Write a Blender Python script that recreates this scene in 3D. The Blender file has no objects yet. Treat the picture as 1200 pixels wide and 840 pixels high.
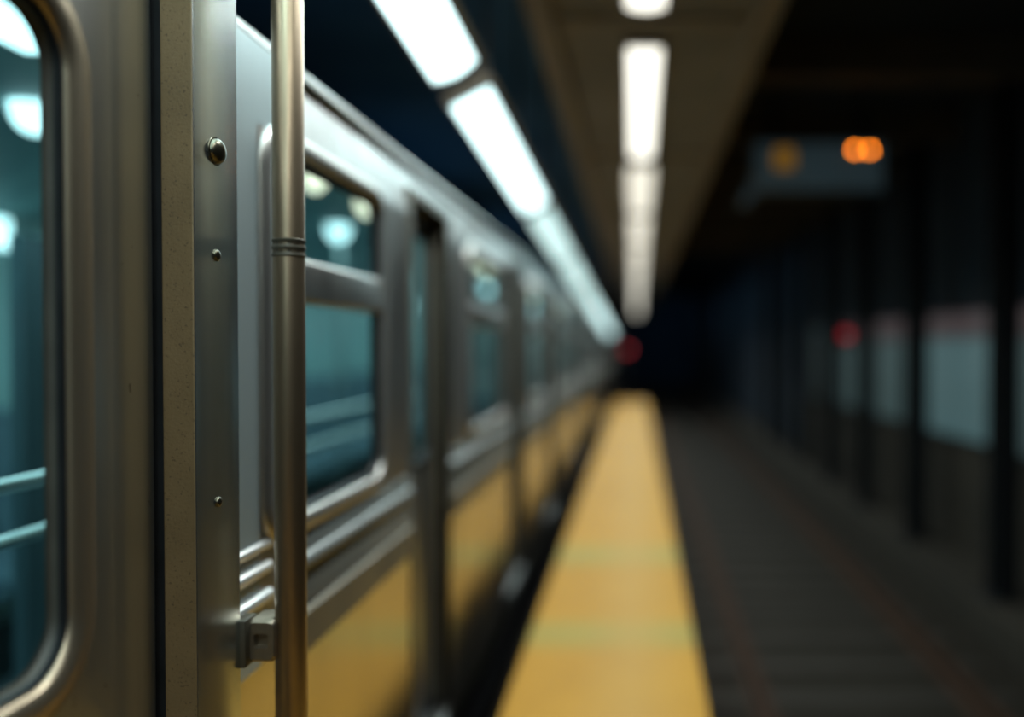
import bpy, bmesh, math, random
from mathutils import Vector
random.seed(7)
S = bpy.context.scene
C = bpy.context.collection
H = 1.4                       # eye height over the platform; shapes below are written relative to eye height
PI = math.pi

# ------------------------------------------------------------------ materials
def lin(c):
    return tuple(((v/255)/12.92 if v/255 <= .04045 else ((v/255+.055)/1.055)**2.4) for v in c)

def mat(name):
    m = bpy.data.materials.new(name); m.use_nodes = True
    nt = m.node_tree; b = nt.nodes['Principled BSDF']
    return m, nt, b

def coords(nt, scale=(1, 1, 1)):
    tc = nt.nodes.new('ShaderNodeTexCoord'); mp = nt.nodes.new('ShaderNodeMapping')
    mp.inputs['Scale'].default_value = scale
    g = nt.nodes.new('ShaderNodeNewGeometry')
    nt.links.new(g.outputs['Position'], mp.inputs['Vector'])
    return mp.outputs['Vector']

def noise(nt, vec, scale, detail=4, rough=.55):
    n = nt.nodes.new('ShaderNodeTexNoise')
    n.inputs['Scale'].default_value = scale; n.inputs['Detail'].default_value = detail
    n.inputs['Roughness'].default_value = rough
    nt.links.new(vec, n.inputs['Vector'])
    return n.outputs['Fac']

def ramp(nt, fac, stops):
    r = nt.nodes.new('ShaderNodeValToRGB')
    e = r.color_ramp.elements
    while len(e) < len(stops): e.new(.5)
    for k, (p, c) in enumerate(stops):
        e[k].position = p; e[k].color = (*c, 1) if len(c) == 3 else c
    nt.links.new(fac, r.inputs['Fac'])
    return r.outputs['Color']

def bump(nt, b, fac, strength, dist=.002):
    n = nt.nodes.new('ShaderNodeBump')
    n.inputs['Strength'].default_value = strength; n.inputs['Distance'].default_value = dist
    nt.links.new(fac, n.inputs['Height']); nt.links.new(n.outputs['Normal'], b.inputs['Normal'])

def steel(name, c0, c1, r0, r1, metallic=1.0, scale=(60, 60, 3), bmp=.03, spec=.5):
    m, nt, b = mat(name)
    v = coords(nt, scale)
    f = noise(nt, v, 1.0, 5)
    nt.links.new(ramp(nt, f, [(.3, c0), (.72, c1)]), b.inputs['Base Color'])
    nt.links.new(ramp(nt, f, [(.3, (r1,)*3), (.7, (r0,)*3)]), b.inputs['Roughness'])
    b.inputs['Metallic'].default_value = metallic
    b.inputs['Specular IOR Level'].default_value = spec
    if bmp: bump(nt, b, f, bmp, .001)
    return m

def paint(name, c0, c1, rough=.6, scale=3.0, detail=5, bmp=0, bscale=60, metallic=0, spec=.5, stretch=(1, 1, 1)):
    m, nt, b = mat(name)
    v = coords(nt, stretch)
    f = noise(nt, v, scale, detail)
    nt.links.new(ramp(nt, f, [(.32, c0), (.7, c1)]), b.inputs['Base Color'])
    b.inputs['Roughness'].default_value = rough; b.inputs['Metallic'].default_value = metallic
    b.inputs['Specular IOR Level'].default_value = spec
    if bmp: bump(nt, b, noise(nt, v, bscale, 3), bmp)
    return m

def glow(name, c, strength, base=(.6, .6, .6), var=.06):
    m, nt, b = mat(name)
    v = coords(nt)
    f = noise(nt, v, 2.5, 2)
    col = ramp(nt, f, [(.2, tuple(x*(1-var) for x in c)), (.8, c)])
    nt.links.new(col, b.inputs['Emission Color'])
    b.inputs['Emission Strength'].default_value = strength
    b.inputs['Base Color'].default_value = (*base, 1); b.inputs['Roughness'].default_value = .5
    return m

def glass(name, tint, gloss=.07, rough=.02):
    m = bpy.data.materials.new(name); m.use_nodes = True
    nt = m.node_tree; nt.nodes.clear()
    out = nt.nodes.new('ShaderNodeOutputMaterial')
    t = nt.nodes.new('ShaderNodeBsdfTransparent'); g = nt.nodes.new('ShaderNodeBsdfGlossy')
    g.inputs['Roughness'].default_value = rough
    v = coords(nt); f = noise(nt, v, 4, 2)
    nt.links.new(ramp(nt, f, [(.3, tuple(x*.93 for x in tint)), (.7, tint)]), t.inputs['Color'])
    lw = nt.nodes.new('ShaderNodeLayerWeight'); lw.inputs['Blend'].default_value = .25
    mul = nt.nodes.new('ShaderNodeMath'); mul.operation = 'MULTIPLY_ADD'
    mul.inputs[1].default_value = gloss; mul.inputs[2].default_value = gloss*.5
    nt.links.new(lw.outputs['Fresnel'], mul.inputs[0])
    mx = nt.nodes.new('ShaderNodeMixShader')
    nt.links.new(mul.outputs[0], mx.inputs['Fac'])
    nt.links.new(t.outputs[0], mx.inputs[1]); nt.links.new(g.outputs[0], mx.inputs[2])
    nt.links.new(mx.outputs[0], out.inputs['Surface'])
    return m

M = {}
M['steel'] = steel('brushed_stainless_steel', (.48, .48, .46), (.56, .56, .54), .30, .38)
M['steel_wall'] = steel('dull_stainless_wall', (.40, .405, .39), (.48, .485, .47), .30, .38, 1.0, (8, 8, 1.5), .02)
M['steel_skirt'] = steel('polished_stainless_skirt', (.46, .44, .41), (.52, .50, .47), .17, .24, 1, (5, 5, .7), .0)
M['steel_band'] = steel('dark_steel_band', (.115, .105, .08), (.15, .138, .105), .42, .55, .6, (4, 4, 1), .0)
M['steel_bright'] = steel('bright_steel_moulding', (.74, .77, .77), (.80, .83, .83), .28, .36, .85, (8, 8, 8), .0)
M['frame'] = steel('bronze_tinted_window_frame', (.33, .275, .20), (.40, .335, .245), .34, .42, .9, (30, 30, 4), .02)
M['letterboard'] = steel('pale_letterboard_steel', (.46, .48, .48), (.54, .56, .56), .38, .46, 1.0, (8, 8, 1.5), .0)
M['steel_bead'] = steel('dull_bead_moulding', (.17, .185, .185), (.21, .225, .225), .42, .5, .7, (8, 8, 8), .0)
M['post_side'] = steel('bare_post_steel', (.64, .70, .71), (.72, .78, .79), .245, .275, 1.0, (12, 12, .8), .0)
M['frame_far'] = steel('satin_window_frame', (.36, .355, .335), (.43, .425, .405), .36, .44, .95, (10, 10, 4), .0)
M['gasket'] = paint('olive_grey_gasket', (.05, .05, .042), (.075, .075, .062), .5, 12)
M['bay'] = steel('pale_blue_grey_panel', (.34, .41, .425), (.41, .48, .495), .40, .48, .72, (6, 6, 1), .0)
M['belt'] = steel('slate_belt_plate', (.10, .115, .112), (.13, .145, .142), .5, .6, .3, (6, 6, 1), .0)
M['roof'] = steel('dirty_roof_steel', (.2, .2, .19), (.3, .3, .28), .5, .6, .6)
M['gutter'] = steel('rain_gutter_steel', (.17, .17, .165), (.22, .22, .21), .40, .50, .7)
M['rubber'] = paint('black_rubber', (.006, .007, .008), (.011, .012, .014), .55, 20, spec=.25)
M['jamb'] = paint('dark_bronze_door_jamb', (.055, .05, .036), (.085, .075, .055), .5, 10, metallic=.4)
M['black'] = paint('sooty_black_underframe', (.004, .0045, .006), (.009, .01, .012), .8, 5, spec=.1)
M['pole'] = steel('worn_bronze_grab_pole', (.215, .165, .11), (.27, .205, .138), .36, .44, .9, (25, 25, 6), .04)
M['bracket'] = steel('cast_bracket_metal', (.22, .19, .145), (.29, .25, .195), .35, .5, .9, (40, 40, 40), .05)
M['glass_near'] = glass('clear_teal_train_glass', (.66, .90, .90), .10)
M['teal_wall'] = paint('teal_grey_interior_panel', (.17, .31, .32), (.24, .42, .425), .5, 2, stretch=(1, 4, .5))
M['teal_dark'] = paint('dark_teal_interior_floor', (.03, .07, .085), (.05, .10, .12), .6, 3)
M['seat'] = paint('blue_plastic_seat', (.035, .085, .115), (.055, .12, .155), .4, 6)
M['int_rail'] = steel('interior_grab_rail_steel', (.36, .44, .44), (.42, .50, .50), .3, .4)
M['int_lamp'] = glow('cool_interior_lamp', (.66, .96, 1.0), 2.6)
M['int_warm'] = glow('warm_interior_lamp', (1.0, .86, .62), 2.2)
M['lamp_cool'] = glow('cool_fluorescent_diffuser', (.70, .985, 1.0), 2.6, var=.03)
M['lamp_cool_mid'] = glow('cool_fluorescent_diffuser_mid', (.64, .95, .95), 1.15, var=.03)
M['lamp_cool_far'] = glow('cool_fluorescent_diffuser_far', (.64, .94, .96), 1.7, var=.03)
M['lamp_warm'] = glow('warm_white_fluorescent_diffuser', (1.0, .98, .86), 1.9, var=.03)
M['lamp_warm_dim'] = glow('dim_warm_fluorescent_diffuser', (1.0, .965, .82), 1.05, var=.05)
M['housing'] = paint('grey_brown_lamp_housing', (.10, .085, .065), (.15, .13, .10), .5, 5)
M['soffit'] = paint('grimy_cream_soffit_paint', (.18, .165, .132), (.25, .228, .185), .75, 1.6, 6)
M['soffit_rim'] = paint('brown_soffit_flange_paint', (.21, .175, .125), (.275, .23, .168), .7, 2.0, 6)
M['ceiling'] = paint('dark_navy_tunnel_ceiling', (.05, .12, .19), (.075, .165, .25), .9, .8, 5, spec=.1)
M['tunnel_end'] = paint('navy_tunnel_end', (.02, .03, .045), (.03, .042, .06), .9, .6, 4, spec=.05)
M['tunnel'] = paint('sooty_tunnel_wall', (.012, .0175, .025), (.020, .028, .037), .85, 1.2, 6, spec=.15)
M['tunnel_low'] = paint('brown_grimy_wall', (.019, .0165, .0125), (.029, .025, .019), .85, 1.2, 6, spec=.15)
M['column'] = paint('black_painted_column_steel', (.004, .005, .006), (.008, .009, .010), .6, 6, spec=.15)
M['beam'] = paint('brown_black_beam_paint', (.06, .05, .037), (.085, .07, .052), .8, 3, spec=.15)
M['concrete'] = paint('dirty_platform_concrete', (.10, .09, .075), (.16, .145, .12), .85, 4, 6)
M['ballast'] = paint('dark_oily_ballast', (.0085, .0070, .0050), (.023, .0195, .0145), .9, 26, 6, bmp=.8, bscale=40, spec=.1)
M['sleeper'] = paint('black_timber_sleeper', (.016, .014, .011), (.028, .024, .019), .85, 14, 5, stretch=(.2, 2, 1), spec=.15)
M['rail'] = paint('rusty_rail_steel', (.026, .0145, .0095), (.037, .021, .0135), .8, 8, spec=.08)
M['sign_box'] = paint('dark_grey_sign_case', (.03, .036, .04), (.045, .052, .056), .5, 6)
M['sign_face'] = glow('dim_grey_sign_face', lin((36, 49, 54)), .7, (.05, .06, .065), .3)
M['amber_dim'] = glow('faint_amber_symbol', lin((104, 72, 16)), 1.0, (.25, .15, .02))
M['amber'] = glow('amber_lit_lamp', (1.0, .225, .006), 15)
M['red'] = glow('red_signal_lens', (1.0, .045, .075), .48, (.2, .01, .01))
M['red_far'] = glow('red_signal_lens_far', (1.0, .05, .07), .7, (.2, .01, .01))
M['panel'] = glow('pale_teal_panel_added_glow', lin((66, 92, 95)), .9, (.02, .026, .026), .15)  # faint emission on panels and headers stands in for light from across the tracks
M['panel_dim'] = glow('pale_teal_panel_added_glow_dim', lin((56, 74, 75)), .8, (.015, .02, .02), .15)
M['panel_faint'] = glow('pale_teal_panel_added_glow_faint', lin((28, 38, 39)), .7, (.01, .012, .012), .15)
M['panel_head'] = glow('grey_red_panel_header', lin((62, 53, 55)), .9, (.02, .015, .015), .1)

def make_post_mat():
    m, nt, b = mat('pitted_tan_post_paint')
    v = coords(nt)
    f = noise(nt, v, 9, 6)
    sp = noise(nt, v, 260, 2)
    base = ramp(nt, f, [(.3, (.150, .102, .047)), (.7, (.20, .136, .065))])
    dots = ramp(nt, sp, [(.30, (.35, .35, .35)), (.37, (1, 1, 1))])
    mx = nt.nodes.new('ShaderNodeMix'); mx.data_type = 'RGBA'; mx.blend_type = 'MULTIPLY'
    mx.inputs['Factor'].default_value = .8
    nt.links.new(base, mx.inputs['A']); nt.links.new(dots, mx.inputs['B'])
    nt.links.new(mx.outputs['Result'], b.inputs['Base Color'])
    b.inputs['Roughness'].default_value = .5; b.inputs['Metallic'].default_value = .25
    bump(nt, b, noise(nt, v, 210, 4, .7), .35, .002)
    return m
M['post'] = make_post_mat()

def make_strip_mat():
    m, nt, b = mat('yellow_platform_edge_paint')
    v = coords(nt)
    f = noise(nt, v, 2.2, 6)
    base = ramp(nt, f, [(.3, (.305, .148, .0065)), (.7, (.355, .178, .010))])
    g = nt.nodes.new('ShaderNodeNewGeometry'); sx = nt.nodes.new('ShaderNodeSeparateXYZ')
    nt.links.new(g.outputs['Position'], sx.inputs[0])
    def mth(op, a, bb):
        n = nt.nodes.new('ShaderNodeMath'); n.operation = op
        for i, q in enumerate((a, bb)):
            if isinstance(q, (int, float)): n.inputs[i].default_value = q
            else: nt.links.new(q, n.inputs[i])
        return n.outputs[0]
    # lamp reflections painted in as greenish cross bands, and a thin seam between the paving tiles
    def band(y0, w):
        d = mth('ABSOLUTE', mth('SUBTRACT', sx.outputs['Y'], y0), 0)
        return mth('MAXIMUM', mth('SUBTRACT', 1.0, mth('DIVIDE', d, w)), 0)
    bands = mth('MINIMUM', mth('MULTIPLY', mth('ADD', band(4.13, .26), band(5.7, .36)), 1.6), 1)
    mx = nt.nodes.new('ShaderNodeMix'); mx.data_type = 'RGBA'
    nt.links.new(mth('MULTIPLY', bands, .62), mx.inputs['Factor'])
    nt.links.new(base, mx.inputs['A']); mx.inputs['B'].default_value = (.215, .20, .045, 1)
    # pale sheen down the middle, painted into the base colour
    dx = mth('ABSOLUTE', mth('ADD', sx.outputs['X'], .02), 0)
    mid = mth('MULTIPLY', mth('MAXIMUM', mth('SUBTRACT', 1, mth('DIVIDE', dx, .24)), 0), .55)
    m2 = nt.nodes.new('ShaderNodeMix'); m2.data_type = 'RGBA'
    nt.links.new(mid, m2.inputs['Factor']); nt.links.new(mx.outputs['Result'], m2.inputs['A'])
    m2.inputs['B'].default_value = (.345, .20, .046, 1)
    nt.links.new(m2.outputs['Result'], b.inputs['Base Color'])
    b.inputs['Roughness'].default_value = .62; b.inputs['Specular IOR Level'].default_value = .22
    vo = nt.nodes.new('ShaderNodeTexVoronoi'); vo.inputs['Scale'].default_value = 22; vo.inputs['Randomness'].default_value = 0
    nt.links.new(v, vo.inputs['Vector'])
    bump(nt, b, vo.outputs['Distance'], .12, .004)
    return m
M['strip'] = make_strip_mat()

# ------------------------------------------------------------------ mesh helper
class MB:
    def __init__(s): s.bm = bmesh.new()
    def box(s, x0, x1, y0, y1, z0, z1, bev=0, seg=2):
        bm = s.bm
        r = bmesh.ops.create_cube(bm, size=1)
        vs = r['verts']
        for v in vs:
            v.co = Vector(((x0+x1)/2+v.co.x*(x1-x0), (y0+y1)/2+v.co.y*(y1-y0), (z0+z1)/2+v.co.z*(z1-z0)))
        if bev:
            es = list({e for v in vs for e in v.link_edges})
            bmesh.ops.bevel(bm, geom=es, offset=bev, segments=seg, affect='EDGES', profile=.5)
        return s
    def quad(s, a, b, c, d):
        vs = [s.bm.verts.new(p) for p in (a, b, c, d)]; s.bm.faces.new(vs); return s
    def loft(s, loops, closed=True, cap=False):
        rows = [[s.bm.verts.new(p) for p in L] for L in loops]
        n = len(rows[0])
        for a, b in zip(rows, rows[1:]):
            for i in range(n if closed else n-1):
                j = (i+1) % n
                s.bm.faces.new((a[i], a[j], b[j], b[i]))
        if cap:
            s.bm.faces.new(rows[0][::-1]); s.bm.faces.new(rows[-1])
        return s
    def prism(s, pts, y0, y1):          # polygon in (x,z) swept along y
        return s.loft([[(x, y0, z) for x, z in pts], [(x, y1, z) for x, z in pts]], True, True)
    def cyl(s, p, q, r, n=24, r2=None, bevel=0):
        p, q = Vector(p), Vector(q); d = (q-p).normalized()
        a = d.orthogonal().normalized(); b = d.cross(a)
        def ring(c, rr): return [c+a*math.cos(2*PI*i/n)*rr+b*math.sin(2*PI*i/n)*rr for i in range(n)]
        r2 = r if r2 is None else r2
        L = []
        if bevel: L.append(ring(p, r-bevel)); L.append(ring(p+d*bevel, r))
        else: L.append(ring(p, r))
        if bevel: L.append(ring(q-d*bevel, r2)); L.append(ring(q, r2-bevel))
        else: L.append(ring(q, r2))
        return s.loft(L, True, True)
    def dome(s, c, d, r, h, n=24, rings=6):
        c = Vector(c); d = Vector(d).normalized(); a = d.orthogonal().normalized(); b = d.cross(a)
        L = []
        for k in range(rings):
            t = k/rings*PI/2
            L.append([c+d*h*math.sin(t)+(a*math.cos(2*PI*i/n)+b*math.sin(2*PI*i/n))*r*math.cos(t) for i in range(n)])
        L.append([c+d*h+(a*math.cos(2*PI*i/n)+b*math.sin(2*PI*i/n))*r*.04 for i in range(n)])
        return s.loft(L, True, True)
    def capsule(s, p, q, r, n=12):
        p, q = Vector(p), Vector(q); d = (q-p).normalized(); a = d.orthogonal().normalized(); b = d.cross(a)
        L = []
        for c, sg in ((p, -1), (q, 1)):
            ts = [PI/2*.97, PI/3, PI/6, 0]
            if sg > 0: ts = ts[::-1]
            for t in ts:
                L.append([c+d*sg*r*math.sin(t)+(a*math.cos(2*PI*i/n)+b*math.sin(2*PI*i/n))*r*math.cos(t) for i in range(n)])
        return s.loft(L, True, True)

def rrect(y0, y1, z0, z1, r, x, n=8):
    P = []
    for cy, cz, a0 in ((y1-r, z1-r, 0), (y0+r, z1-r, PI/2), (y0+r, z0+r, PI), (y1-r, z0+r, 1.5*PI)):
        for k in range(n+1):
            a = a0+PI/2*k/n
            P.append((x, cy+r*math.cos(a), cz+r*math.sin(a)))
    return P

def link(o, parent=None):
    C.objects.link(o)
    if parent: o.parent = parent
    return o

ORG = {}
def build(name, mb, m, parent=None, org=None, smooth=35):
    bm = mb.bm
    if parent is not None and org is None: org = ORG[parent.name]
    org = Vector(org or (0, 0, 0))
    for v in bm.verts: v.co -= org
    bmesh.ops.recalc_face_normals(bm, faces=bm.faces)
    me = bpy.data.meshes.new(name); bm.to_mesh(me); bm.free()
    me.materials.append(m)
    if smooth:
        for p in me.polygons: p.use_smooth = True
        try: me.set_sharp_from_angle(angle=math.radians(smooth))
        except Exception: pass
    o = bpy.data.objects.new(name, me)
    link(o, parent)
    ORG[o.name] = org
    if parent is None: o.location = org + Vector((0, 0, H))
    return o

def tag(o, label=None, cat=None, group=None, kind=None):
    if label: o['label'] = label
    if cat: o['category'] = cat
    if group: o['group'] = group
    if kind: o['kind'] = kind
    return o

def thing(name, org, label, cat, group=None):
    o = bpy.data.objects.new(name, None); C.objects.link(o)
    o.empty_display_size = .1
    o.location = Vector(org)+Vector((0, 0, H)); ORG[o.name] = Vector(org)
    return tag(o, label, cat, group)

def struct(name, mb, m, org=(0, 0, 0), smooth=0):
    return tag(build(name, mb, m, None, org, smooth), kind='structure')

def dup(o, parent=None):
    c = o.copy(); C.objects.link(c)
    if parent: c.parent = parent
    for ch in list(o.children): dup(ch, c)
    return c

def area(name, loc, rot, sx, sy, power, col, spread=180):
    l = bpy.data.lights.new(name, 'AREA'); l.shape = 'RECTANGLE'; l.size = sx; l.size_y = sy
    l.energy = power; l.color = col; l.spread = math.radians(spread)
    o = bpy.data.objects.new(name, l); C.objects.link(o)
    o.location = Vector(loc)+Vector((0, 0, H)); o.rotation_euler = rot
    return o

# ------------------------------------------------------------------ camera
cam = bpy.data.cameras.new('camera'); co = bpy.data.objects.new('camera', cam); C.objects.link(co)
co.location = (0, 0, H); co.rotation_euler = (math.radians(90-.86), 0, 0)
cam.sensor_width = 36; cam.lens = 30; cam.shift_x = -145/1200
cam.clip_start = .05; cam.clip_end = 200
cam.dof.use_dof = True; cam.dof.focus_distance = 1.37; cam.dof.aperture_fstop = .60
S.camera = co

# ------------------------------------------------------------------ setting
PE0, PE1, PEND = -.515, .280, 21.5
struct('platform', MB().box(PE0+.03, PE1-.02, -4, PEND, -2.45, -H-.03), M['concrete'])
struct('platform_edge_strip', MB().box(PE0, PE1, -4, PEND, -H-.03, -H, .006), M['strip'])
struct('track_bed', MB().box(-4.6, 3.6, -6, 50, -2.65, -2.45), M['ballast'])
struct('wall_left', MB().box(-4.8, -4.6, -6, 50, -2.65, 2.7), M['tunnel'])
struct('wall_right', MB().box(3.45, 3.65, -6, 50, -2.65, 2.7), M['tunnel'])
struct('wall_back', MB().box(-4.8, 3.65, 50, 50.2, -2.65, 2.7), M['tunnel_end'])
struct('trim_1', MB().box(2.85, 3.45, -6, 50, -2.45, -2.12, .02), M['tunnel_low'])      # bench kerb by the far wall
struct('trim_2', MB().box(3.40, 3.45, 2, 18, -2.12, -1.02), M['tunnel_low'])            # grimy dado under the panels
struct('ceiling', MB().box(-4.8, -.5, -6, 50, 2.5, 2.7), M['ceiling'])
struct('ceiling', MB().box(-.5, 3.65, -6, 50, 2.5, 2.7), M['tunnel'])
# soffit that carries the middle lamp row
mb = MB()
mb.box(-.43, .615, -6, 48, 1.775, 1.80)
struct('trim_3', mb, M['soffit'])
mb = MB()
mb.box(-.57, -.43, -6, 48, 1.70, 2.5, .012)
mb.box(.615, .755, -6, 48, 1.70, 2.5, .012)
for k in range(-2, 13):
    y = 4.66+3.3*k
    mb.box(-.43, .615, y-.06, y+.06, 1.74, 1.775)
struct('trim_4', mb, M['soffit_rim'])
COLY = [7.04, 9.26, 11.30, 13.40, 15.45, 17.5, 19.6]
for y in COLY:
    struct('ceiling_beam', MB().box(.755, 3.45, y-.12, y+.12, 2.18, 2.5), M['beam'])

# ------------------------------------------------------------------ lamps
YL0, LL, LP = 3.23, 2.06, 2.33
LX, LZ, LS = -.626, 1.058, -.036      # lamp line beside the train roof, sinking gently away
TILT = math.radians(28)
def cool_lamp(k):
    y0 = YL0+LP*k; y1 = y0+LL
    names = {-2: 'cool white tube light behind the viewer, before the first one in view',
             -1: 'nearest cool white tube light above the train, cut by the top of the frame',
             0: 'second cool white tube light above the train, whole and brightest',
             1: 'third cool white tube light above the train, starting where the second ends',
             2: 'fourth cool white tube light in the row above the train',
             3: 'fifth cool white tube light in the row above the train'}
    lab = names.get(k, 'far cool white tube light melting into the end of the row above the train')
    ym = (y0+y1)/2; xc = LX; zc = LZ+LS*ym
    o = thing('tube_light', (xc, ym, zc), lab, 'light', 'cool tube lights over the train')
    w = .084
    ux, uz = math.cos(TILT), math.sin(TILT); nx, nz = math.sin(TILT), -math.cos(TILT)
    def P(a, b): return (xc+ux*a+nx*b, zc+uz*a+nz*b)
    def sw(mbx):
        for v in mbx.bm.verts: v.co.z += LS*(v.co.y-ym)
        return mbx
    hb = MB().prism([P(-w-.010, -.04), P(w+.012, -.06), P(w+.03, .0), P(w+.03, .012), P(w+.004, .004), P(-w-.004, .004), P(-w-.012, .0)], y0-.03, y1+.03)
    build('housing', sw(hb), M['housing'], o)
    db = MB()
    n = 8; pts = [P(-w, .0)]+[P(-w+2*w*i/n, .006+.018*math.sin(PI*i/n)) for i in range(n+1)]+[P(w, .0)]
    db.prism(pts, y0, y1)
    build('diffuser', sw(db), M['lamp_cool'] if k < 1 else M['lamp_cool_mid'] if k < 4 else M['lamp_cool_far'], o)
    for yy in (y0+.5, y1-.5):
        q = P(0, -.06); rb = MB().cyl((q[0], yy, q[1]-.005), (q[0], yy, 2.5-LS*(yy-ym)), .008, 8)
        build('hanger', sw(rb), M['column'], o)
    if k < 7:
        q = P(0, .06)
        a = area('cool_lamp_light', (q[0], ym, q[1]), (0, 0, 0), .14, LL, 9, (.62, .96, 1.0))
        d = Vector((nx, 0, nz)); a.rotation_euler = (0, -TILT, 0)
for k in range(-2, 8): cool_lamp(k)

def warm_lamp(k):
    y0 = 4.96+3.3*k; y1 = y0+2.80
    if k == -1: y1 = 4.36
    names = {-3: 'warm strip light on the soffit well behind the viewer',
             -2: 'warm strip light on the soffit just behind the viewer',
             -1: 'nearest warm white strip light on the soffit, cut by the top edge',
             0: 'brightest warm white strip light on the soffit, second from the top',
             1: 'third warm white strip light on the soffit, dimmer and broader',
             2: 'fourth warm white strip light along the brown soffit'}
    lab = names.get(k, 'far dim strip light near the end of the brown soffit row')
    ym = (y0+y1)/2
    w = .098 if k < 1 else .13
    xc = .05
    o = thing('strip_light', (xc, ym, 1.775), lab, 'light', 'warm strip lights along the soffit')
    hb = MB().prism([(xc-w-.015, 1.775), (xc-w-.02, 1.72), (xc+w+.02, 1.72), (xc+w+.015, 1.775)], y0-.04, y1+.04)
    build('housing', hb, M['housing'], o)
    for yy in (y0+.5, y1-.5): build('hanger', MB().cyl((xc, yy, 1.77), (xc, yy, 2.5), .012, 8), M['column'], o)
    db = MB(); n = 8
    pts = [(xc-w, 1.719)]+[(xc-w+2*w*i/n, 1.716-.02*math.sin(PI*i/n)) for i in range(n+1)]+[(xc+w, 1.719)]
    db.prism(pts, y0, y1)
    build('diffuser', db, M['lamp_warm'] if k < 1 else M['lamp_warm_dim'], o)
    if k < 7:
        area('warm_lamp_light', (xc, ym, 1.66), (0, 0, 0), .2, 2.7, 66 if k >= -1 else 24, (.93, 1.0, .97), 150)
for k in range(-3, 13): warm_lamp(k)

# ------------------------------------------------------------------ train
XW = -.75            # side wall plane
ZB, ZS, ZT = -1.56, -.64, .44      # wall bottom, skirt top, start of letterboard
XC = -1.9            # centre line of the train
def mir(x): return 2*XC-x

def window(car, y0, y1, z0, z1, fw=.048, bar=True, x=XW, r=.055, gl='glass_near', rec=.026, gk=.014, fm='frame_far', gm='rubber'):
    fo = y0-fw, y1+fw, z0-fw, z1+fw
    L = []
    for d, dx in ((0, -.012), (0, .004), (.006, .011), (.018, .015), (.034, .013), (fw-.006, .008), (fw, .0), (fw, -.012)):
        L.append(rrect(y0-d, y1+d, z0-d, z1+d, r+d, x+dx))
    f = build('window_frame', MB().loft(L), M[fm], car, smooth=60)
    g = MB().loft([rrect(y0+q, y1-q, z0+q, z1-q, max(r-q*.7, .02), x+dx) for q, dx in
                   ((-.001, -.004), (.002, -.006), (.004, -rec+.010), (gk*.5, -rec+.004), (gk, -rec+.003))])
    build('gasket', g, M[gm], f)
    sl_ = MB().loft([rrect(y0+q, y1-q, z0+q, z1-q, max(r-q, .02), x+dx) for q, dx in ((-.001, .0), (.002, .003), (.006, .001), (.007, -.006))])
    build('seal', sl_, M['rubber'], f)
    gb = MB(); pts = rrect(y0+.01, y1-.01, z0+.01, z1-.01, r-.008, x-rec+.002)
    gb.bm.faces.new([gb.bm.verts.new(p) for p in pts])
    build('pane', gb, M[gl], f, smooth=0)
    if bar:
        build('transom_bar', MB().box(x-rec-.01, x+.012, y0-.004, y1+.004, .095, .195, .012, 3), M['steel_wall'], f)
    return f

def wall_segments(ops, y0, y1, z0, z1, x=XW):
    """wall between y0,y1 / z0,z1 with rectangular openings ops=[(ya,yb,za,zb)]"""
    mb = MB(); t = .03
    ys = sorted({y0, y1, *[max(y0, o[0]) for o in ops if o[1] > y0 and o[0] < y1], *[min(y1, o[1]) for o in ops if o[1] > y0 and o[0] < y1]})
    for a, b in zip(ys, ys[1:]):
        if b-a < 1e-4: continue
        cur = z0
        cuts = sorted((max(z0, o[2]), min(z1, o[3])) for o in ops if o[0] <= a+1e-5 and o[1] >= b-1e-5 and o[3] > z0 and o[2] < z1)
        for ca, cb in cuts:
            if ca > cur+1e-4: mb.box(x-t, x, a, b, cur, ca)
            cur = max(cur, cb)
        if z1 > cur+1e-4: mb.box(x-t, x, a, b, cur, z1)
    return mb

def door(car, ya, yb, zt=.50):
    zb = -1.42; xl = XW-.068
    leaf = wall_segments([(ya+.10, yb-.08, -.44, .42)], ya-.02, yb+.02, zb, zt+.02, xl)
    d = build('door', leaf, M['steel_wall'], car)
    gy0, gy1 = ya+.085, yb-.065
    L = [rrect(gy0+q, gy1-q, -.455+q, .435-q, .05, xl+dx) for q, dx in ((0, .0), (.004, .008), (.022, .008), (.026, -.012))]
    f = build('door_window_frame', MB().loft(L), M['rubber'], d)
    gb = MB(); pts = rrect(gy0+.015, gy1-.015, -.44, .42, .045, xl-.008)
    gb.bm.faces.new([gb.bm.verts.new(p) for p in pts])
    build('door_pane', gb, M['glass_near'], d, smooth=0)
    jb = MB()
    for s, y in ((1, ya), (-1, yb)):
        jb.box(xl-.02, XW+.004, min(y, y-s*.028), max(y, y-s*.028), zb, zt+.028, .004)
    jb.box(xl-.02, XW+.004, ya-.0, yb+.0, zt, zt+.028)
    build('door_jamb', jb, M['jamb'], car)

def seats(car, ya, yb):
    y = ya
    while y+.46 < yb:
        prof = [(-2.86, -.28), (-2.80, -.30), (-2.75, -.62), (-2.68, -.84), (-2.32, -.87), (-2.30, -.92), (-2.72, -.92), (-2.84, -.80)]
        build('seat', MB().prism(prof, y, y+.44), M['seat'], car)
        y += .47

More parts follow.
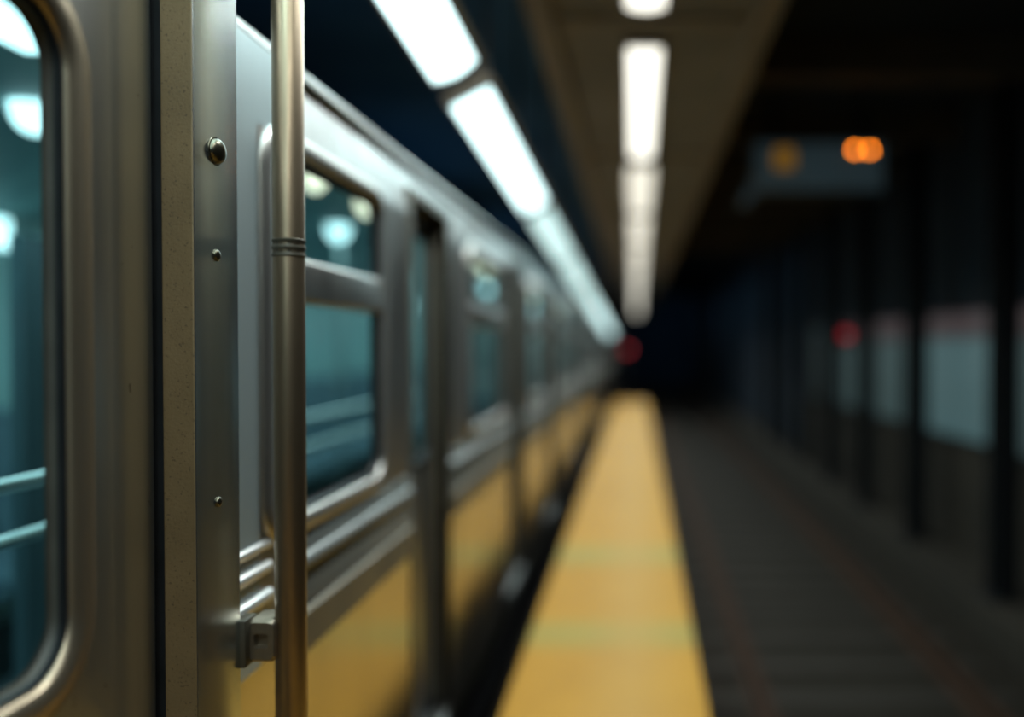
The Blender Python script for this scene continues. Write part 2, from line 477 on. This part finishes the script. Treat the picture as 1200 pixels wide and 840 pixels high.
def make_car(y0, y1, wins, doors, label, near=False):
    car = thing('subway_car', (XC, (y0+y1)/2, -2.45), label, 'train', 'cars of the silver train')
    ops = [(w[0]-.02, w[1]+.02, w[2]-.02, w[3]+.02) for w in wins]
    dops = [(a, b, -1.42, .50) for a, b in doors]
    ws = y0 if not near else 1.30
    cur = ws
    if near:
        cur = 1.695
        build('side_panel', MB().box(XW-.03, XW, ws, cur, ZS, .60), M['bay'], car)
        build('skirt_panel', MB().box(XW-.03, XW, ws, cur, ZB, ZS), M['steel_skirt'], car)
        build('letterboard', MB().box(XW-.03, XW, cur, 1.86, ZT, .60), M['bay'], car)
        ws = cur
    for a, b in sorted(doors)+[(y1, y1)]:
        build('side_panel', wall_segments(ops, cur, a, ZS, ZT), M['steel_wall'], car)
        build('skirt_panel', MB().box(XW-.03, XW, cur, a, ZB, ZS), M['steel_skirt'], car)
        if b > a: build('sill_panel', MB().box(XW-.03, XW, a, b, ZB, -1.42), M['steel_skirt'], car)
        cur = b
    # letterboard leaning inwards, cut at the doors
    cur = ws if not near else 1.86
    for a, b in sorted(doors)+[(y1, y1)]:
        lb = MB()
        for p, q, z0_ in ((cur, a, ZT), (a, b, .52)):
            if q > p+1e-4:
                k = (z0_-ZT)/(.60-ZT)
                lb.prism([(XW-.022*k, z0_), (XW-.022, .60), (XW-.052, .60), (XW-.03-.022*k, z0_)], p, q)
        cur = b
        build('letterboard', lb, M['letterboard'], car)
    gt = MB().prism([(XW-.04, .596), (XW-.008, .597), (XW-.002, .603), (XW-.002, .616), (XW-.010, .628), (XW-.05, .632)], 1.30 if near else ws, y1)
    build('rain_gutter', gt, M['gutter'], car)
    # belt mouldings, broken at the doors
    cur = ws if not near else 1.80
    for a, b in sorted(doors)+[(y1, y1)]:
        if a-.03 > cur:
            build('belt_moulding', MB().capsule((XW-.004, cur+.03, -.487), (XW-.004, a-.05, -.487), .022), M['steel_bead'], car)
            build('belt_plate', MB().box(XW-.004, XW+.003, cur, a-.02, -.66, -.428, .001), M['belt'], car)
            dk = MB().prism([(XW-.002, -.700), (XW+.010, -.690), (XW+.012, -.60), (XW-.002, -.588)], cur, a-.03)
            build('rub_band', dk, M['steel_band'], car)
        cur = b+.03
    # roof, far side, floor, ends, inside lining
    roof = [(XW-.04, .60), (XW-.045, .63), (-.83, .675), (-1.0, .80), (-1.2, .90), (-1.5, .96), (XC, .98)]
    full = roof+[(mir(x), z) for x, z in roof[-2::-1]]
    rl = MB().loft([[(x, y0, z) for x, z in full], [(x, y1, z) for x, z in full]], False)
    build('roof', rl, M['roof'], car)
    build('far_side_panel', MB().box(mir(XW), mir(XW)+.03, y0, y1, ZB, .62), M['steel_wall'], car)
    build('lining_panel', MB().box(mir(XW)+.03, mir(XW)+.06, y0+.05, y1-.05, -1.3, .62), M['teal_wall'], car)
    build('inside_ceiling', MB().prism([(XW-.2, .60), (-1.2, .80), (-2.6, .80), (mir(XW)+.1, .62), (mir(XW)+.1, .66), (-2.6, .84), (-1.2, .84), (XW-.2, .64)], y0+.05, y1-.05), M['teal_wall'], car)
    build('car_floor', MB().box(mir(XW)+.03, XW-.10, y0+.03, y1-.03, -1.42, -1.30), M['teal_dark'], car)
    for yy in (y0, y1-.04):
        build('end_panel', MB().box(mir(XW)+.03, XW-.03, yy, yy+.04, ZB, .60), M['steel_wall'], car)
    build('underframe', MB().box(mir(XW)+.06, XW-.06, y0+.1, y1-.1, -1.95, -1.43), M['black'], car)
    for yb in (y0+2.2, y1-2.2):
        bo = MB().box(-2.7, -1.1, yb-1.0, yb+1.0, -2.15, -1.93, .03)
        bg = build('bogie', bo, M['black'], car)
        for dy in (-.75, .75):
            for x in (-2.55, -1.25):
                build('wheel', MB().cyl((x-.06, yb+dy, -2.05), (x+.06, yb+dy, -2.05), .40, 28, bevel=.02), M['black'], bg)
    for w in wins: window(car, *w[:4], bar=w[4])
    for a, b in doors: door(car, a, b)
    for a, b in doors:
        build('door_sill', MB().box(XW-.06, XW+.012, a-.12, b-.08, -1.50, -1.43, .012), M['steel_bead'], car)
    # inside: lamps, grab rails, poles, seats
    y = y0+1.45
    while y < y1-.4:                       # round cool lamps down the middle of the ceiling
        build('inside_lamp', MB().dome((-2.0, y, .80), (0, 0, -1), .075, .10), M['int_lamp'], car); y += 1.45
    y = y0+.95
    while y < y1-.4:                       # small warm lamps nearer the windows
        build('inside_lamp', MB().dome((-1.48, y, .80), (0, 0, -1), .055, .09), M['int_warm'], car); y += .75
    y = y0+.35
    while y < y1-.6:
        lit = int(round((y-y0)/.6)) % 3 == 0
        build('advert_panel', MB().box(mir(XW)+.06, mir(XW)+.075, y, y+.42, .46, .60), M['int_lamp'] if lit else M['teal_wall'], car)
        y += .6
    for x, z in ((-1.35, -.30), (-1.35, -.42)):
        build('grab_rail', MB().cyl((x, y0+.3, z), (x, min(y1-.3, y0+16), z), .016, 10), M['int_rail'], car)
    y = y0+.8
    while y < y1-.5:
        build('inside_pole', MB().cyl((-2.15, y, -1.30), (-2.15, y, .80), .018, 10), M['int_rail'], car)
        y += 2.3
    seats(car, y0+.4, y1-.4)
    area('carriage_light', (XC+.1, (y0+y1)/2, .74), (0, 0, 0), .7, (y1-y0)*.9, 8*(y1-y0), (.70, .97, 1.0))
    return car

Z0, Z1 = -.372, .418
W = lambda a, b, bar=True: (a, b, Z0, Z1, bar)
car1 = make_car(-1.5, 14.6,
    [W(1.75, 2.50), W(3.85, 4.80), W(6.05, 6.85), W(8.3, 9.1), W(9.5, 10.4), W(12.1, 12.9), W(13.3, 14.1)],
    [(2.86, 3.41), (5.08, 5.66), (7.3, 7.9), (10.95, 11.55)],
    'nearest stainless steel subway car, with the post, grab pole and sharp window', near=True)
# near side sheet with the sharp window at the left edge of the frame
NX = -.745
nw = (.30, 1.112, -.425, .43)
M['bolt'] = steel('dull_brass_bolt', (.11, .10, .07), (.16, .145, .105), .25, .35, .95, (60, 60, 60), .03)
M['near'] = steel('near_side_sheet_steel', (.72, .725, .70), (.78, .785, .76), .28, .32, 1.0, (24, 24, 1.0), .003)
def flecks(m):
    nt = m.node_tree; b = nt.nodes['Principled BSDF']
    src = b.inputs['Base Color'].links[0].from_socket
    f = noise(nt, coords(nt, (90, 90, 34)), 1.0, 2)
    k = ramp(nt, f, [(.735, (0, 0, 0)), (.765, (1, 1, 1))])
    mx = nt.nodes.new('ShaderNodeMix'); mx.data_type = 'RGBA'
    nt.links.new(k, mx.inputs['Factor']); nt.links.new(src, mx.inputs['A']); mx.inputs['B'].default_value = (.16, .13, .09, 1)
    nt.links.new(mx.outputs['Result'], b.inputs['Base Color'])
flecks(M['near']); flecks(M['post_side'])
np_ = wall_segments([(nw[0]-.02, nw[1]+.02, nw[2]-.02, nw[3]+.02)], -1.5, 1.215, ZS-.92, .60, NX)
np_.loft([[(NX-.03, 1.215, z), (NX-.03, 1.302, z), (NX+.008, 1.302, z), (NX+.0095, 1.298, z), (NX+.0005, 1.228, z), (NX, 1.215, z)] for z in (ZS-.92, .60)], True, True)
build('side_panel', np_, M['near'], car1)
window(car1, *nw, fw=.056, bar=False, x=NX, r=.075, rec=.022, gk=.012, fm='frame', gm='gasket')
# three short raised beads beside the post
for z, r in ((-.402, .011), (-.449, .013), (-.507, .015)):
    rb = MB().capsule((XW-.002, 1.47, z), (XW-.002, 1.735, z), r)
    tag(build('bead', rb, M['steel_bright'], car1), 'short bright raised bead')
# things seen through the sharp window
build('inside_lamp', MB().prism([(-1.64, .80), (-1.60, .765), (-1.40, .765), (-1.36, .80)], 1.78, 2.25), M['int_lamp'], car1)
build('partition', MB().box(-1.92, -1.88, 2.62, 2.76, -1.30, .34), M['teal_dark'], car1)
# post
ps = MB().box(-.727, -.677, 1.31, 1.456, -1.45, .72, .0025, 2)
me_post = build('door_post', ps, M['post_side'], car1, smooth=20)
me_post.data.materials.append(M['post'])
for p in me_post.data.polygons:
    if p.normal.y < -.9: p.material_index = 1
tag(me_post, 'projecting post with a pitted tan front and a bare steel side')
build('post_seal', MB().box(-.752, -.7265, 1.316, 1.450, -1.45, .72), M['rubber'], me_post)
def bolt(z, r, h, y=1.38):
    b = MB().cyl((-.6775, y, z), (-.676, y, z), r*1.12, 28)
    b.dome((-.676, y, z), (1, 0, 0), r, h)
    return build('bolt', b, M['bolt'], me_post, smooth=50)
bolt(.313, .0205, .014); bolt(.146, .009, .005); bolt(-.253, .008, .005)
# grab pole
px, py, pr = -.6085, 1.50, .0268
pl = MB().cyl((px, py, -.98), (px, py, .80), pr, 48, bevel=.004)
pole = build('grab_pole', pl, M['pole'], car1, smooth=50)
cl = MB()
cl.loft([[(px+(pr+d)*math.cos(2*PI*i/48), py+(pr+d)*math.sin(2*PI*i/48), z) for i in range(48)] for z, d in
    ((.154, -.001), (.156, .0014), (.160, .0014), (.162, .0), (.167, .0), (.169, .0014), (.173, .0014), (.175, .0), (.180, .0), (.182, .0014), (.185, .0014), (.187, -.001))])
tag(build('collar', cl, M['jamb'], pole, smooth=50), 'dark grooved collar')
def clamp(z):
    b = MB(); x0, x1, y0, y1, h = -.676, -.612, 1.470, 1.53, .037
    # body with a square socket sunk in its front
    def sq(hw, hh, y, r): 
        cx = (x0-.001+(-.622))/2
        return [(cx+(q[1]), y, z+q[2]) for q in rrect(-hw, hw, -hh, hh, r, 0, 5)]
    b.loft([sq(.026, h, y1, .010), sq(.026, h, y0+.006, .010), sq(.022, h-.005, y0, .010), sq(.0125, .0125, y0, .004), sq(.0105, .0105, y0+.014, .003)], True, True)
    k = build('bracket', b, M['bracket'], pole, smooth=40)
    build('flange', MB().box(-.690, -.668, 1.452, 1.50, z-.041, z+.041, .003), M['jamb'], k)
    build('flange', MB().box(-.640, -.600, 1.492, 1.512, z-.030, z+.030, .003), M['jamb'], k)
clamp(-.512); clamp(.66)

wins2 = [W(a, a+.85) for a in (.5, 2.7, 4.9, 7.1, 9.3, 11.5)]
doors2 = [(a, a+.58) for a in (1.7, 3.9, 6.1, 8.3, 10.5, 12.7)]
def shift(y): return [tuple([w[0]+y, w[1]+y, *w[2:]]) for w in wins2], [(a+y, b+y) for a, b in doors2]
w_, d_ = shift(14.9)
car2 = make_car(14.9, 29.2, w_, d_, 'second silver subway car, far along the platform and out of focus')
car3 = dup(car2)
car3.location.y += 14.6
car3['label'] = 'farthest silver subway car, where the train fades into the dark tunnel'

# ------------------------------------------------------------------ track on the right
def rail(x, label):
    z0 = -2.45; y0, y1 = -2, 48
    pr_ = [(-.07, 0), (.07, 0), (.07, .012), (.012, .03), (.012, .105), (.036, .115), (.036, .15), (-.036, .15), (-.036, .115), (-.012, .105), (-.012, .03), (-.07, .012)]
    o = build('rail', MB().prism([(x+a, z0+b+.02) for a, b in pr_], y0, y1), M['rail'], None, (x, 5, z0))
    tag(o, label, 'rail', 'rails of the empty track')
rail(.84, 'rusty rail nearer the yellow platform edge')
rail(2.265, 'rusty rail farther from the platform, next to the kerb')
sl = None
for k in range(46):
    y = 4.6+.62*k
    if sl is None:
        sl = build('sleeper', MB().box(.45, 2.62, y-.11, y+.11, -2.47, -2.432, .008), M['sleeper'], None, (1.55, y, -2.45))
        tag(sl, 'dark timber sleeper lying across under the rails', 'sleeper', 'sleepers of the empty track')
    else:
        s2 = sl.copy(); C.objects.link(s2); s2.location.y = y

clab = ['tall dark column between the widest pale panel and the one cut off at right',
        'dark column just left of the widest pale panel',
        'dark column just right of the red signal lamp on the opposite side',
        'dark column just left of the red signal lamp on the opposite side',
        'second dark column leftward from the red signal lamp, by the faintest panel',
        'faint column deep along the opposite wall, past the faintest panel',
        'farthest column of the opposite row, lost in the dark tunnel']
for y, lab in zip(COLY, clab):
    o = thing('column', (3.06, y+.1, -2.12), lab, 'column', 'columns along the opposite wall')
    s = MB()
    pr_ = [(2.985, 0), (3.18, 0), (3.18, .03), (3.105, .036), (3.105, .174), (3.18, .18), (3.18, .21), (2.985, .21), (2.985, .18), (3.06, .174), (3.06, .036), (2.985, .03)]
    s.loft([[(a, y+b, z) for a, b in pr_] for z in (-2.10, 2.18)], True, True)
    build('shaft', s, M['column'], o)
    build('base_plate', MB().box(2.93, 3.23, y-.05, y+.26, -2.122, -2.095, .004), M['column'], o)

pls = [(6.0, 7.55, 'pale panel cut off by the right edge of the picture', 'panel_dim'),
       (8.15, 10.05, 'widest pale teal panel with a reddish grey header, opposite wall', 'panel'),
       (10.85, 12.15, 'narrow pale panel just left of the widest one', 'panel_dim'),
       (12.95, 14.2, 'dim narrow panel under the red signal lamp', 'panel_dim'),
       (14.95, 16.4, 'faintest panel, leftmost on the opposite wall', 'panel_faint')]
for a, b, lab, mt in pls:
    o = thing('wall_panel', (3.43, (a+b)/2, -.97), lab, 'panel', 'pale panels on the opposite wall')
    build('frame', MB().box(3.405, 3.45, a-.04, b+.04, -1.0, .385, .008), M['column'], o)
    build('face', MB().box(3.395, 3.41, a, b, -.96, .08, .004), M[mt], o)
    build('header', MB().box(3.395, 3.41, a, b, .085, .345, .004), M['panel_head'] if mt != 'panel_faint' else M['panel_faint'], o)

# ------------------------------------------------------------------ hanging sign
o = thing('platform_sign', (1.72, 8.1, 1.42), 'dark grey box sign with amber lamps hanging over the track', 'sign')
build('case', MB().box(1.10, 2.33, 8.0, 8.22, 1.44, 1.91, .02), M['sign_box'], o)
build('face_plate', MB().box(1.12, 2.31, 7.985, 8.005, 1.46, 1.89, .006), M['sign_face'], o)
am = MB().loft([[(1.385+q[1], 7.982, 1.745+q[2]) for q in rrect(-.10, .10, -.10, .10, .05, 0, 5)], [(1.385+q[1], 7.99, 1.745+q[2]) for q in rrect(-.10, .10, -.10, .10, .05, 0, 5)]], True, True)
tag(build('symbol', am, M['amber_dim'], o), 'faint amber symbol')
for x in (2.045, 2.185):
    tag(build('lamp', MB().dome((x, 7.984, 1.825), (0, -1, 0), .025, .012), M['amber'], o), 'lit amber lamp')
build('arm', MB().prism([(1.09, 1.55), (1.16, 1.47), (1.04, 1.32), (.98, 1.34)], 8.02, 8.16), M['sign_face'], o)
for x in (1.3, 2.14):
    build('hanger', MB().cyl((x, 8.11, 1.90), (x, 8.11, 2.5), .03, 12), M['column'], o)

# ------------------------------------------------------------------ signals
o = thing('track_signal', (2.93, 11.95, -2.12), 'small red signal lamp among the columns on the opposite side', 'signal', 'red signals')
build('mast', MB().cyl((2.93, 11.95, -2.12), (2.93, 11.95, .02), .025, 12), M['column'], o)
build('head', MB().box(2.85, 3.01, 11.88, 12.02, .02, .28, .01), M['column'], o)
tag(build('lens', MB().dome((2.93, 11.88, .15), (0, -1, 0), .062, .02), M['red'], o), 'glowing red lens')
o = thing('track_signal', (-.21, 20.9, -H), 'tiny red signal lamp at the far end of the yellow platform', 'signal', 'red signals')
build('mast', MB().cyl((-.21, 20.9, -H), (-.21, 20.9, -.20), .03, 12), M['column'], o)
build('head', MB().box(-.31, -.11, 20.84, 20.96, -.22, .0, .01), M['column'], o)
tag(build('lens', MB().dome((-.21, 20.84, -.105), (0, -1, 0), .07, .03), M['red_far'], o), 'glowing red lens')

# added blue fill without fixtures, over the train roofs and deep in the tunnel
for y in (4, 11, 18, 26, 34):
    area('blue_fill_light', (-2.6, y, 1.25), (PI, 0, 0), .5, 3.5, 2.2, (.25, .62, 1.0))
area('blue_fill_light', (1.9, 44, 1.6), (math.radians(80), 0, 0), 1.6, .5, 22.0, (.30, .66, 1.0))
for y in (20, 27, 35):
    area('blue_fill_light', (1.9, y, 1.7), (0, math.radians(-35), 0), .5, 4, 12.0, (.30, .66, 1.0))

# ------------------------------------------------------------------ world, view
w = bpy.data.worlds.new('world'); S.world = w; w.use_nodes = True
w.node_tree.nodes['Background'].inputs['Color'].default_value = (.10, .32, .50, 1)
w.node_tree.nodes['Background'].inputs['Strength'].default_value = .04
S.view_settings.view_transform = 'Standard'; S.view_settings.look = 'None'
S.view_settings.exposure = 0; S.view_settings.gamma = 1
S.cycles.use_denoising = True
S.cycles.max_bounces = 8
